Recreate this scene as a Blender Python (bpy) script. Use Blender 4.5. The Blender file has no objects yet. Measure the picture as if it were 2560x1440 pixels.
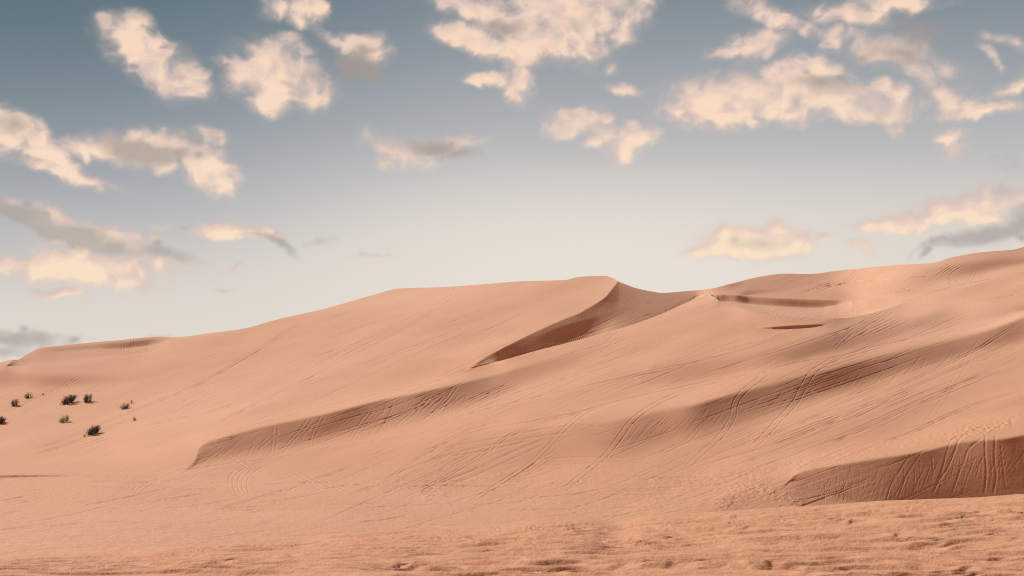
# Desert dunes under a late-day sky.  Units are metres; the camera looks along +Y.
import bpy, bmesh, math, random
import numpy as np
C = bpy.context.scene.collection
scene = bpy.context.scene
rnd = random.Random(7)

# ---------------------------------------------------------------- camera
F_PX, W_PX = 3517.0, 2560.0
cam = bpy.data.objects.new("camera", bpy.data.cameras.new("camera")); C.objects.link(cam)
cam.location = (0, 0, 4.0); cam.rotation_euler = (math.pi / 2, 0, 0)
cam.data.sensor_width = 36.0; cam.data.lens = F_PX / W_PX * 36.0
cam.data.shift_y = (1080.0 - 720.0) / W_PX
cam.data.clip_start = 0.1; cam.data.clip_end = 60000
cam.data.dof.use_dof = True; cam.data.dof.focus_distance = 130; cam.data.dof.aperture_fstop = 3.5
scene.camera = cam

# ---------------------------------------------------------------- light
SUN_AZ, SUN_EL = math.radians(-50), math.radians(38)      # clockwise from +Y, so the sun stands behind the dunes to the left
sun = bpy.data.objects.new("sun", bpy.data.lights.new("sun", 'SUN')); C.objects.link(sun)
sun.data.energy = 4.8; sun.data.angle = math.radians(0.6); sun.data.color = (1.0, 0.985, 0.95)
sun.rotation_euler = (math.pi / 2 - SUN_EL, 0, math.pi - SUN_AZ)
scene.view_settings.view_transform = 'Standard'; scene.view_settings.look = 'None'
scene.view_settings.gamma = 1; scene.view_settings.exposure = 0.05
scene.cycles.use_denoising = False
scene.cycles.filter_width = 1.1
scene.cycles.max_bounces = 6; scene.cycles.diffuse_bounces = 4
scene.cycles.use_adaptive_sampling = False

def srgb(r, g, b):
    f = lambda x: (x / 255) / 12.92 if x <= 10 else ((x / 255 + .055) / 1.055) ** 2.4
    return (f(r), f(g), f(b), 1.0)

# ---------------------------------------------------------------- sky
world = bpy.data.worlds.new("World"); scene.world = world; world.use_nodes = True
nt = world.node_tree; nt.nodes.clear()
def N(kind, **kw):
    n = nt.nodes.new(kind)
    for k, v in kw.items(): setattr(n, k, v)
    return n
def put(sock, v):
    if isinstance(v, bpy.types.NodeSocket): nt.links.new(v, sock)
    else: sock.default_value = v
def M(op, a, b=0.0, c=0.0, clamp=False):
    n = N('ShaderNodeMath', operation=op, use_clamp=clamp)
    put(n.inputs[0], a); put(n.inputs[1], b); put(n.inputs[2], c)
    return n.outputs[0]
def MIXC(f, a, b):
    n = N('ShaderNodeMix', data_type='RGBA'); put(n.inputs[0], f); put(n.inputs[6], a); put(n.inputs[7], b)
    return n.outputs[2]
def RANGE(x, a, b, lo=0.0, hi=1.0):
    n = N('ShaderNodeMapRange', interpolation_type='SMOOTHSTEP'); put(n.inputs[0], x)
    for i, v in enumerate((a, b, lo, hi)): put(n.inputs[i + 1], v)
    return n.outputs[0]
def NOISE(vec, scale, detail, rough=.55, dist=0.0):
    n = N('ShaderNodeTexNoise', noise_dimensions='3D'); put(n.inputs['Vector'], vec)
    n.inputs['Scale'].default_value = scale; n.inputs['Detail'].default_value = detail
    n.inputs['Roughness'].default_value = rough; n.inputs['Distortion'].default_value = dist
    return n
tc = N('ShaderNodeTexCoord'); sep = N('ShaderNodeSeparateXYZ'); nt.links.new(tc.outputs['Generated'], sep.inputs[0])
dx, dy, dz = sep.outputs
hyp = M('SQRT', M('ADD', M('MULTIPLY', dx, dx), M('MULTIPLY', dy, dy)))
az = M('MULTIPLY', M('ARCTAN2', dx, dy), 1000.0)                 # thousandths of a radian, clockwise from +Y
el = M('MULTIPLY', M('DIVIDE', dz, M('MAXIMUM', hyp, 1e-4)), 1000.0)
# clear sky: cream at the horizon, grey blue higher up, deeper towards the north-west
shift = M('MULTIPLY', RANGE(az, 30, -380, 0, 1), 100.0)
shift = M('MULTIPLY', shift, RANGE(el, -160, 330))
shift2 = M('MULTIPLY', RANGE(az, 120, 380, 0, 1), M('MULTIPLY', RANGE(el, 120, 260), 12.0))
ramp = N('ShaderNodeValToRGB'); cr = ramp.color_ramp; cr.interpolation = 'B_SPLINE'
SKYCOL = [(-200, (205,170,150)), (20, (222,214,206)), (60, (228,221,212)), (110, (226,217,207)), (150, (217,211,204)), (190, (193,192,192)), (230, (172,175,179)), (270, (149,157,164)), (310, (128,141,150)), (360, (106,125,134)), (420, (86,110,121))]
for i, (e, col) in enumerate(SKYCOL):
    p = (e + 200) / 700.0
    if i < 2: en = cr.elements[i]; en.position = p
    else: en = cr.elements.new(p)
    en.color = srgb(*col)
put(ramp.inputs[0], M('DIVIDE', M('ADD', M('ADD', M('ADD', el, shift), shift2), 200.0), 700.0))
glw = M('MULTIPLY', RANGE(M('ABSOLUTE', M('SUBTRACT', az, 60)), 300, 0), RANGE(M('ABSOLUTE', M('SUBTRACT', el, 110)), 110, 0))
clear = MIXC(M('MULTIPLY', glw, .7), ramp.outputs[0], srgb(236, 228, 217))

# clouds: soft heaps (photo column, photo row, half length, half height, tilt, weight), broken up by noise
LIT = [
 (330,110,70,45,30,1),(395,165,85,50,35,1),(462,196,52,30,30,.9),(412,212,34,26,0,.8),
 (722,142,50,38,20,1),(695,190,95,55,15,1),(742,222,60,42,0,.9),(602,172,62,14,12,.8),
 (705,20,42,22,0,.8),(772,22,34,38,60,.8),
 (842,98,44,15,25,.9),(915,120,55,26,8,.9),
 (1175,18,100,26,15,.9),(1130,80,44,24,20,.9),(1195,112,85,26,28,.95),(1315,120,58,44,-35,1),(1405,55,110,64,10,1),(1450,8,100,50,0,1),(1285,50,90,45,10,.42),(1455,104,55,28,10,.9),
 (1575,20,34,44,80,.8),(1556,82,30,26,0,.75),
 (1214,200,46,15,-4,.85),(1302,216,32,28,40,.7),(1560,220,38,13,5,.75),(1522,166,18,13,0,.7),
 (1440,305,68,28,-5,1),(1505,330,66,28,28,.9),(1585,344,56,28,-8,1),(1552,362,38,26,0,.9),
 (1000,382,80,25,18,.9),(1070,372,80,24,0,.8),(1165,362,42,15,-5,.8),
 (1790,250,118,50,0,.95),(1955,222,115,58,-5,1.1),(2115,252,150,40,8,1.1),(1800,288,84,30,0,1),(2225,310,28,15,20,.75),
 (1950,40,95,18,22,.75),(2112,44,74,24,10,.95),(2232,8,84,20,0,.9),(1905,98,60,28,-20,.72),(1832,120,52,18,-10,.7),(2230,130,130,30,18,.66),(2312,180,44,28,40,.75),
 (2388,245,28,36,-40,.8),(2450,280,110,16,-3,.85),(2540,215,56,15,-30,.7),(2510,102,40,11,30,.7),(2490,140,34,9,50,.6),
 (2375,345,32,18,-10,.85),(2382,382,30,18,0,.7),
 (2290,543,130,18,-9,.95),(2420,516,130,34,-6,1.1),(2525,500,76,26,-10,.95),
 (1800,626,66,15,-12,.9),(1888,608,105,36,2,1.15),(1960,616,58,18,10,.95),(2152,627,28,12,25,.55),(2046,600,18,9,0,.5),
 (28,330,66,38,22,1),(108,380,84,22,32,1),(150,430,80,16,14,.85),(232,452,62,12,10,.8),
 (228,366,76,20,0,.9),(330,376,84,24,10,.95),(425,372,95,38,0,1),(502,402,90,42,32,1.05),(545,440,46,28,20,.95),(515,338,42,20,20,.85),
 (155,560,74,26,22,.95),(225,598,95,28,8,.85),(215,668,165,36,0,1.15),(322,610,50,20,0,1),(305,702,74,18,8,.85),(410,640,64,20,12,.62),(30,662,52,20,6,1),(132,728,46,12,12,.8),(22,500,50,9,5,.7),
 (585,575,96,15,4,.85),(645,582,62,17,8,.95),(415,565,22,8,0,.6),(396,596,18,9,0,.6),(405,838,30,7,0,.6),(935,635,44,8,0,.42),(590,667,9,8,0,.5),
]
DARK = [
 (912,168,62,36,8,.85),(900,140,50,26,0,.7),(1262,70,70,26,10,.55),(1085,372,70,24,8,.95),(1150,392,56,16,0,.6),
 (350,378,84,26,12,1.1),(430,380,60,22,10,.8),(470,345,44,16,8,.6),(70,540,125,20,25,1.1),(20,520,60,18,5,.9),(190,590,100,26,18,1.1),(270,622,90,20,0,.8),(420,632,70,18,10,.7),
 (690,610,58,14,32,.95),(650,592,50,11,10,.7),(2470,586,150,20,-12,1.0),(2540,560,70,26,-25,.9),(2380,606,90,11,-8,.8),(2050,215,70,24,10,.62),(2290,85,90,40,10,.5),(2240,140,80,24,18,.55),
 (40,850,130,20,2,.75),(0,880,60,14,0,.5),(460,565,24,10,0,.45),(800,605,34,9,-20,.4),(570,722,24,6,-10,.4),(1890,606,60,16,0,.36),(20,320,50,22,20,.55),(2540,420,60,26,10,.3),(2500,480,60,16,0,.35),
]
def hashnoise(x, y, seed):
    r = np.random.RandomState(seed).rand(256, 256).astype(np.float32)
    xi, yi = np.floor(x).astype(np.int32), np.floor(y).astype(np.int32)
    fx, fy = (x - xi).astype(np.float32), (y - yi).astype(np.float32)
    fx = fx ** 3 * (fx * (fx * 6 - 15) + 10); fy = fy ** 3 * (fy * (fy * 6 - 15) + 10)
    q = lambda i, j: r[(yi + i) & 255, (xi + j) & 255]
    return (q(0, 0) + (q(0, 1) - q(0, 0)) * fx) * (1 - fy) + (q(1, 0) + (q(1, 1) - q(1, 0)) * fx) * fy
def octaves(x, y, seed, n, gain=.55, billow=False):
    s = 0; a = 1.0; t = 0
    for o in range(n):
        k = .7 * o; c_, s_ = math.cos(k), math.sin(k)
        v = hashnoise((x * c_ - y * s_) * 2 ** o + 31.7 * o, (x * s_ + y * c_) * 2 ** o + 11.3 * o, seed + o)
        if billow: v = np.abs(v * 2 - 1)
        s = s + a * v; t += a; a *= gain
    return s / t
def sstep(a, b, x):
    t = np.clip((x - a) / (b - a), 0, 1); return t * t * (3 - 2 * t)
# a map of cloud cover over the part of the heavens above the dunes, by compass direction and height
AZ0, AZ1, EL0, EL1, NW, NH = -440.0, 440.0, 0.0, 400.0, 2200, 1000
ga, ge = np.meshgrid(np.linspace(AZ0, AZ1, NW, dtype=np.float32), np.linspace(EL0, EL1, NH, dtype=np.float32))
wx = ga + 8 * (octaves(ga / 30, ge / 26, 5, 4) - .5) * 2; wy = ge + 6 * (octaves(ga / 30, ge / 26, 15, 4) - .5) * 2
def heaps(rows, k, puffs):
    acc = np.full(ga.shape, -1.0, np.float32)
    pr = random.Random(12)
    def lump(A, E, a, b, t, w):
        R_ = max(a, b) * 1.5 + 12
        j0, j1 = np.searchsorted(ga[0], A - R_), np.searchsorted(ga[0], A + R_)
        i0, i1 = np.searchsorted(ge[:, 0], E - R_), np.searchsorted(ge[:, 0], E + R_)
        if j1 <= j0 or i1 <= i0: return
        x, y = wx[i0:i1, j0:j1] - A, wy[i0:i1, j0:j1] - E
        c_, s_ = math.cos(t), -math.sin(t)
        f = w - w * np.sqrt(((x * c_ + y * s_) / a) ** 2 + ((-x * s_ + y * c_) / b) ** 2)
        o = acc[i0:i1, j0:j1]; h = np.maximum(.16 - np.abs(o - f), 0) / .16
        acc[i0:i1, j0:j1] = np.maximum(o, f) + h * h * .04
    for (u, v, a, b, t, w) in rows:
        A = math.atan((u - 1280) / F_PX); E = (1080 - v) / F_PX * math.cos(A) * 1000; A *= 1000; t = math.radians(t)
        a, b = a * k / 3.517, b * k / 3.517
        lump(A, E, a, b, t, w)
        for q in range(int(puffs * (2 + a * b / 90))):
            th = pr.uniform(0, math.tau); rr = math.sqrt(pr.uniform(.1, .75)); r = pr.uniform(.28, .55) * b + 1.0
            x, y = a * rr * math.cos(th), b * rr * math.sin(th)
            lump(A + x * math.cos(t) + y * math.sin(t), E - x * math.sin(t) + y * math.cos(t), r * pr.uniform(1, 1.7), r, pr.uniform(-.4, .4), w * pr.uniform(.75, 1.05))
    return acc
fine = octaves(wx / 13, wy / 11, 25, 7, .62) - .5
bil = .30 - octaves(wx / 14, wy / 12, 45, 5, .58, True)
soft = octaves(wx / 36, wy / 18, 35, 3) - .5
hl, hd = heaps(LIT, 1.40, .8), heaps(DARK, 1.42, .4)
dens = hl + .06 + .58 * fine + .46 * bil
edge = sstep(.5, -.3, soft)
cover = np.clip((.80 + .75 * soft + .5 * bil) * sstep(.0, .66, dens) + .20 * sstep(-.30, .25, hl + .5 * fine + .3 * soft), 0, 1)
grey = sstep(.0, .70, hd + .6 * fine + .2 * bil) * .85
def blur(A, n):
    for ax in (0, 1):
        c = np.cumsum(np.pad(A, [(n + 1, n) if q == ax else (0, 0) for q in (0, 1)], mode='edge'), axis=ax)
        A = (c[2 * n + 1:] - c[:-2 * n - 1]) / (2 * n + 1) if ax == 0 else (c[:, 2 * n + 1:] - c[:, :-2 * n - 1]) / (2 * n + 1)
    return A
thick = blur(blur(np.clip(dens, -.2, 1.2), 6), 6)
gx_, gy_ = np.gradient(thick, axis=1), np.gradient(thick, axis=0)
side = np.clip((-.45 * gx_ + .9 * gy_) * 16, -.5, .5)           # underside catches the low light
glow = np.clip(.36 + .46 * sstep(.1, .9, thick) + .75 * soft + .55 * bil + .55 * fine + .55 * side, 0, 1)
cover, grey = blur(cover, 1), blur(grey, 2)
buf = np.ones((NH, NW, 4), np.float32); buf[..., 0] = cover; buf[..., 1] = grey; buf[..., 2] = glow
cmap = bpy.data.images.new("cloud_cover", NW, NH, alpha=False, float_buffer=True)
cmap.colorspace_settings.name = 'Non-Color'; cmap.pixels.foreach_set(buf.ravel()); cmap.update(); cmap.pack()
pv = N('ShaderNodeCombineXYZ')
put(pv.inputs[0], M('DIVIDE', M('SUBTRACT', az, AZ0), AZ1 - AZ0)); put(pv.inputs[1], M('DIVIDE', M('SUBTRACT', el, EL0), EL1 - EL0))
ct = N('ShaderNodeTexImage', image=cmap, extension='CLIP', interpolation='Cubic'); nt.links.new(pv.outputs[0], ct.inputs[0])
csep = N('ShaderNodeSeparateColor'); nt.links.new(ct.outputs[0], csep.inputs[0])
al, ad, core = csep.outputs
litc = MIXC(RANGE(core, 0, .6), srgb(212,192,183), srgb(233,205,190))
litc = MIXC(RANGE(core, .45, 1.0), litc, MIXC(RANGE(el, 130, 300), srgb(252,226,198), srgb(251,219,195)))
dk = MIXC(RANGE(el, 120, 260), srgb(176,170,164), srgb(166,154,147))
col = MIXC(M('MULTIPLY', al, .96), clear, litc)
col = MIXC(ad, col, dk)
back = RANGE(M('ABSOLUTE', az), 700, 1700)                        # rosy tint added to the unseen sky behind the camera, reddens shaded faces
col = MIXC(back, col, srgb(222, 158, 130))
bg_low = N('ShaderNodeBackground'); put(bg_low.inputs[0], col); bg_low.inputs[1].default_value = 0.955
skyt = N('ShaderNodeTexSky', sky_type='NISHITA'); skyt.sun_disc = False
skyt.sun_elevation = SUN_EL; skyt.sun_rotation = SUN_AZ; skyt.dust_density = 3.0; skyt.altitude = 100
bg_high = N('ShaderNodeBackground'); fill_tint = N('ShaderNodeMix', data_type='RGBA', blend_type='MULTIPLY'); fill_tint.inputs[0].default_value = 1.0       # made-up warm tint on the unseen upper sky, reddens the shade fill
nt.links.new(skyt.outputs[0], fill_tint.inputs[6]); fill_tint.inputs[7].default_value = (1.0, .48, .31, 1)
nt.links.new(fill_tint.outputs[2], bg_high.inputs[0]); bg_high.inputs[1].default_value = 0.065
mix = N('ShaderNodeMixShader'); put(mix.inputs[0], RANGE(el, 360, 560))
nt.links.new(bg_low.outputs[0], mix.inputs[1]); nt.links.new(bg_high.outputs[0], mix.inputs[2])
wo = N('ShaderNodeOutputWorld'); nt.links.new(mix.outputs[0], wo.inputs[0])
# ---------------------------------------------------------------- terrain maths
import numpy as np
F, UC, VH, HC = 3517.0, 1280.0, 1080.0, 4.0     # focal length in photo pixels, centre column, horizon row, eye height

def smooth(e0, e1, x):
    t = np.clip((x - e0) / (e1 - e0), 0, 1)
    return t * t * (3 - 2 * t)

def curve(pts, u):
    """smooth monotone-ish curve through (u, v) points"""
    p = np.array(pts, float); xs, ys = p[:, 0], p[:, 1]
    if len(xs) < 3: return np.interp(u, xs, ys)
    h = np.diff(xs); d = np.diff(ys) / h
    m = np.zeros_like(xs)
    m[1:-1] = np.where(d[:-1] * d[1:] > 0, 2 * d[:-1] * d[1:] / (d[:-1] + d[1:] + 1e-12), 0.5 * (d[:-1] + d[1:]) * 0.5)
    m[0], m[-1] = d[0], d[-1]
    uc = np.clip(u, xs[0], xs[-1])
    k = np.clip(np.searchsorted(xs, uc) - 1, 0, len(h) - 1)
    t = (uc - xs[k]) / h[k]
    t2, t3 = t * t, t * t * t
    y = (2*t3 - 3*t2 + 1)*ys[k] + (t3 - 2*t2 + t)*h[k]*m[k] + (-2*t3 + 3*t2)*ys[k+1] + (t3 - t2)*h[k]*m[k+1]
    return y + np.where(u < xs[0], (u - xs[0]) * m[0] * 0.6, 0) + np.where(u > xs[-1], (u - xs[-1]) * m[-1] * 0.6, 0)

def vnoise(x, y, seed):
    r = np.random.RandomState(seed).rand(256, 256).astype(np.float32)
    xi, yi = np.floor(x).astype(np.int32), np.floor(y).astype(np.int32)
    fx, fy = x - xi, y - yi
    fx = fx * fx * fx * (fx * (fx * 6 - 15) + 10); fy = fy * fy * fy * (fy * (fy * 6 - 15) + 10)
    a, b = r[yi & 255, xi & 255], r[yi & 255, (xi + 1) & 255]
    c, d = r[(yi + 1) & 255, xi & 255], r[(yi + 1) & 255, (xi + 1) & 255]
    return ((a + (b - a) * fx) * (1 - fy) + (c + (d - c) * fx) * fy) * 2 - 1

def fbm(x, y, seed, octv=4, gain=0.5):
    s = 0; a = 1; n = 0
    for o in range(octv):
        k = 0.6 * o
        xr, yr = x * np.cos(k) - y * np.sin(k), x * np.sin(k) + y * np.cos(k)
        s = s + a * vnoise(xr * 2 ** o + 17.3 * o, yr * 2 ** o + 5.1 * o, seed + o); n += a; a *= gain
    return s / n

# outlines read off the photograph (photo pixels)
SKY = [(0,906),(30,899),(45,899),(70,884),(100,870),(150,864),(208,858),(300,850),(392,842),(437,843),(521,833),(611,821),(687,800),(810,772),(930,738),(1000,721),(1100,718),
       (1200,711),(1308,703),(1412,700),(1447,692),(1490,690),(1515,690),(1534,696),(1543,702),(1560,709),(1586,719),(1620,727),(1656,732),(1700,729),(1774,722),(1829,709),(1908,690),
       (1960,684),(2026,685),(2082,678),(2151,671),(2238,663),(2332,657),(2380,643),(2457,630),(2533,624),(2560,617)]
HUMP = [(0,1391),(101,1386),(235,1382),(403,1369),(487,1362),(588,1357),(739,1349),(850,1333),(951,1326),(1136,1320),(1236,1312),(1347,1299),(1471,1296),(1542,1302),
        (1623,1288),(1710,1283),(1801,1276),(2002,1264),(2137,1257),(2204,1252),(2338,1247),(2439,1242),(2560,1234)]
CREST = [(1100,943),(1180,919),(1246,903),(1343,876),(1447,850),(1586,810),(1656,784),(1718,756),(1775,734),(1800,757),(1860,774),(1943,789),(2047,795),(2113,794),(2170,782),(2214,770),(2394,714),(2560,687)]


class Ground:
    """log-distance of the ground along every line of sight, from slopes: G_c = 1/(slope - c), c = tan(elevation)"""
    def __init__(self, U, V):
        self.U, self.V = U, V
        self.c = (VH - V) / F
        self.s = None
    def base(self, s, zx):
        self.s = s
        self.p = 1 / np.maximum(s - self.c, 0.02)
        self.q = -zx * self.p
    def add(self, ds, m):
        s2 = self.s + ds
        p2 = 1 / np.maximum(s2 - self.c, 0.02)
        self.q -= m * (p2 - self.p)
        self.s, self.p = s2, p2
    def face(self, w, s, zx):
        s2 = self.s + w * (s - self.s)
        self.q = self.q * (1 - w) - w * zx / np.maximum(s2 - self.c, .02)
        self.s = s2; self.p = 1 / np.maximum(s2 - self.c, 0.02)
    def band(self, top, bot, amp, wt=8.0, b0=0.45, m=None, where=1.0, to=None, blur=60):
        u1 = self.U[0]
        vt, vb = curve(top, u1), curve(bot, u1)
        a = np.interp(u1, [p[0] for p in amp], [p[1] for p in amp])
        nk = int(blur / (u1[1] - u1[0])); k = np.hanning(2 * nk + 1); k /= k.sum()
        a = np.convolve(np.pad(a, nk, mode='edge'), k, 'valid')
        h = np.maximum(vb - vt, 3.0)
        mm = -np.gradient(vt, u1) if m is None else m
        mm = np.clip(np.convolve(np.pad(mm, nk, mode='edge'), k, 'valid') if m is None else mm, -.8, .8)
        prof = smooth(-wt, wt, self.V - vt) * (1 - smooth(b0, 1.0, (self.V - vt) / h))
        if to: self.add(np.clip(a, 0, 1) * prof * where * (to[0] - self.s), mm)
        else: self.add(a * prof * where, mm)

def solve(P, Q, du, free=None, rounds=0):
    """least-squares surface from its two slopes (cosine transform); cells marked free put up no resistance"""
    n, m = P.shape                       # rows = v (downwards: P is per unit upwards), cols = u
    a0 = -0.5 * (P[1:] + P[:-1]) * du / F; b0 = 0.5 * (Q[:, 1:] + Q[:, :-1]) * du / F
    ky = np.cos(np.pi * np.fft.fftfreq(2 * n) * 2) * 2 - 2
    kx = np.cos(np.pi * np.fft.rfftfreq(2 * m) * 2) * 2 - 2
    lap = ky[:, None] + kx[None, :]; lap[0, 0] = 1
    if free is not None: fa = free[1:] | free[:-1]; fb = free[:, 1:] | free[:, :-1]
    a, b = a0.copy(), b0.copy()
    for it in range(rounds + 1):
        div = np.zeros((n, m))
        div[:-1] += a; div[1:] -= a; div[:, :-1] += b; div[:, 1:] -= b
        e = np.concatenate([div, div[::-1]], 0); e = np.concatenate([e, e[:, ::-1]], 1)
        f = np.fft.rfft2(e); f /= lap; f[0, 0] = 0
        G = np.fft.irfft2(f, s=e.shape)[:n, :m]
        if it < rounds:
            ga, gb = np.diff(G, axis=0), np.diff(G, axis=1)
            a[fa] += 1.7 * (ga[fa] - a[fa]); b[fb] += 1.7 * (gb[fb] - b[fb])
    return G

def build_ground(DU, JU=None):
    u1 = np.arange(-320, 2880 + DU, DU); v1 = np.arange(560, 1420 + DU, DU)
    U, V = np.meshgrid(u1, v1)
    g = Ground(U, V); c = g.c
    vp = curve([(0,1150),(250,1165),(420,1190),(600,1205),(800,1215),(1000,1232),(1300,1255),(1700,1290),(2560,1300)], U)
    on = smooth(25, -60, V - vp)
    s = (0.165 + 0.5 * np.maximum(c, 0)) * on + 0.012
    s += on * (0.07 * fbm(U / 420., (V + 0.25 * U) / 70., 11, 3) + .03 * fbm(U / 200., (V + .3 * U) / 26., 13, 2))
    g.base(s, 0.09 * on)
    B = g.band
    vc = curve(CREST, u1); sky = curve(SKY, u1)
    far = (smooth(4, -4, V - vc)) * smooth(1170, 1186, U) * smooth(1870, 1820, U)
    near = 1 - far
    # left: dished windward face
    B([(0,925),(130,940),(300,938),(500,900)], [(0,985),(200,975),(400,950),(500,930)], [(0,.45),(160,.32),(320,.08),(420,0)], 12, .3)
    # hollow at the far left under the skyline
    B([(0,908),(66,906),(208,897),(347,886),(430,866)], [(0,925),(66,922),(208,918),(347,905),(430,880)], [(0,-.03),(380,-.03),(450,0)], 6, .4)
    B([(10,914),(17,913),(38,898),(68,913),(80,914)], [(10,916),(80,916)], [(15,0),(22,1),(60,1),(70,0)], 1, .8, to=(1.0,), m=.1, blur=4)
    # slip face below the first shoulder
    B([(440,1190),(489,1150),(497,1122),(515,1108),(540,1099),(561,1094),(615,1078),(689,1061),(769,1045),(837,1029),(937,1004),(1038,984),(1139,962),(1260,932),(1308,917),(1412,890),(1500,866)],
      [(440,1195),(487,1170),(561,1160),(669,1147),(769,1129),(870,1108),(937,1098),(1005,1082),(1139,1040),(1308,975),(1412,935),(1500,900)],
      [(484,0),(500,.9),(560,1),(800,1),(937,.95),(1080,.8),(1200,.6),(1300,.36),(1420,.16),(1500,0)], 5, .40, m=np.interp(u1, [480, 540, 640, 850, 1300, 1500], [.55, .45, .34, .27, .25, .25]), to=(.54,))
    B([(300,1150),(500,1085),(620,1055),(840,1005),(1040,962),(1260,912),(1420,868)], [(300,1170),(500,1120),(620,1082),(840,1034),(1040,988),(1260,937),(1420,893)], [(350,0),(520,-.04),(1260,-.04),(1450,0)], 6, .5)
    # the long round-shouldered dark band in the middle right
    B([(850,1140),(1050,1105),(1250,1075),(1400,1062),(1517,1055),(1586,1042),(1655,1026),(1725,1014),(1804,993),(1894,970),(2005,942),(2117,914),(2221,888),(2360,855),(2464,828),(2560,795)],
      [(850,1190),(1050,1185),(1250,1180),(1400,1180),(1517,1165),(1586,1150),(1656,1130),(1725,1115),(1804,1095),(1908,1065),(2012,1025),(2117,985),(2221,955),(2360,918),(2429,895),(2560,872)],
      [(850,0),(1000,.16),(1250,.24),(1300,.40),(1400,.46),(1520,.58),(1650,.80),(1800,.84),(1950,.76),(2180,.76),(2300,.95),(2480,.9),(2560,.8)], 8, .42, to=(.48,))
    B([(1050,1120),(1200,1092),(1350,1080),(1500,1072),(1620,1085)], [(1050,1200),(1250,1215),(1450,1205),(1620,1165)], [(1000,0),(1150,.10),(1300,.13),(1500,.12),(1640,0)], 16, .4)
    B([(900,1085),(1300,1025),(1500,1005),(1725,958),(1894,925),(2065,888),(2186,866),(2290,842),(2446,814),(2560,778)], [(900,1130),(1300,1072),(1500,1052),(1725,1006),(1894,964),(2065,924),(2186,895),(2290,875),(2446,838),(2560,795)],
      [(1000,0),(1300,-.03),(1700,-.05),(2000,-.05),(2560,-.04)], 8, .5)
    # slope behind that shoulder
    B([(1500,930),(1735,905),(1943,875),(2110,830),(2290,790),(2394,764),(2560,765)], [(1500,985),(1735,960),(1943,925),(2110,882),(2290,838),(2446,812),(2560,778)], [(1450,0),(1650,.11),(1943,.15),(2150,.07),(2290,.11),(2450,.18),(2560,.22)], 16, .5)
    # face of the right-hand bowl close by
    B([(1960,1215),(1979,1196),(1992,1186),(2022,1176),(2103,1162),(2170,1151),(2237,1141),(2321,1126),(2372,1113),(2422,1104),(2506,1098),(2560,1088)],
      [(1960,1220),(1979,1203),(2050,1232),(2120,1262),(2300,1300),(2560,1300)],
      [(1972,0),(1984,.9),(2050,1),(2560,1)], 5, .8, m=np.interp(u1,[1970,2100,2560],[.34,.29,.27]), to=(.74,))
    B([(1700,1185),(1992,1130),(2321,1070),(2560,1010)], [(1700,1230),(1992,1184),(2321,1124),(2560,1086)], [(1750,0),(1950,-.03),(2300,-.05),(2560,-.05)], 14, .6)
    B([(1780,1205),(1880,1200),(1975,1200),(2120,1262)], [(1780,1300),(1880,1300),(2120,1320)], [(1760,0),(1850,.10),(1980,.14),(2100,.1),(2140,0)], 12, .7, m=0.0)
    # small scarp at the left edge of the plain
    B([(0,1188),(150,1187),(230,1191)], [(0,1196),(150,1193),(230,1193)], [(-400,.5),(0,.5),(120,.4),(210,0)], 1.2, .7)
    cr_ = smooth(1774, 1796, U) * smooth(2170, 2080, U) * smooth(722, 738, V) * smooth(3, -3, V - vc)
    g.face(cr_, .19, np.interp(U, [1800, 1870, 1950, 2080], [-.28, -.40, -.48, -.50]))
    hl_ = smooth(60, 130, U) * smooth(430, 385, U) * smooth(-3, 3, V - sky) * smooth(4, -4, V - np.interp(U, [0,60,243,347,399], [912,905,893,883,869]))
    g.face(hl_ * .9, .26, -.12)
    # crescent hollow behind the pointed crest: dark back wall
    B([(1905,819),(2000,813),(2062,811)], [(1905,821),(1943,823.5),(1999,821.5),(2062,813)], [(1895,0),(1925,1),(2040,1),(2064,0)], 1.2, .85, to=(.9,), blur=8)
    # far right slopes
    B([(1640,728),(1740,731),(1830,729),(1980,718)], [(1640,748),(1740,746),(1830,742),(1980,730)], [(1640,0),(1680,.22),(1800,.18),(1950,0)], 3, .7)
    B([(2200,690),(2338,669),(2440,655),(2560,640)], [(2200,735),(2338,715),(2440,695),(2560,668)], [(2180,0),(2330,.16),(2450,.2),(2560,.16)], 12, .35)
    B([(2190,738),(2240,732),(2290,726)], [(2190,752),(2240,748),(2290,740)], [(2190,0),(2230,.2),(2260,.2),(2290,0)], 4, .5)
    # behind the near crest: slip face right of the sharp ridge, seen over the crest
    ru = [1150,1178,1211,1273,1336,1405,1447,1492,1513,1527,1541,1548,1552]; rv = [940,919,895,862,831,800,784,758,744,727,709,690,560]
    ridge = np.interp(U, ru, rv)
    below = smooth(-2.5, 2.5, V - ridge) * far
    below = np.where(U > 1548, far, below)
    t = V - ridge
    tgt = .44 - .16 * smooth(45, 95, t) * smooth(1300, 1400, U)
    tgt = np.where(U > 1480, tgt + (.31 - tgt) * smooth(1500, 1545, U), tgt)
    zx = np.interp(U, [1178, 1400, 1470, 1541, 1600, 1680, 1780, 1860], [-.60, -.60, -.56, -.48, -.38, -.42, -.48, -.10]) + .20 * smooth(30, 85, t) * smooth(1600, 1500, U)
    g.face(below, tgt, zx)
    B([(1330,845),(1420,812),(1480,795),(1560,770)], [(1330,872),(1420,852),(1480,838),(1560,800)], [(1330,0),(1400,.12),(1480,.10),(1560,0)], 6, .4, where=far)
    # behind the near crest the ground is hidden: there the distance may jump by whatever both sides need
    hb = 3 * DU
    mc = -np.gradient(vc, u1)
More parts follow.
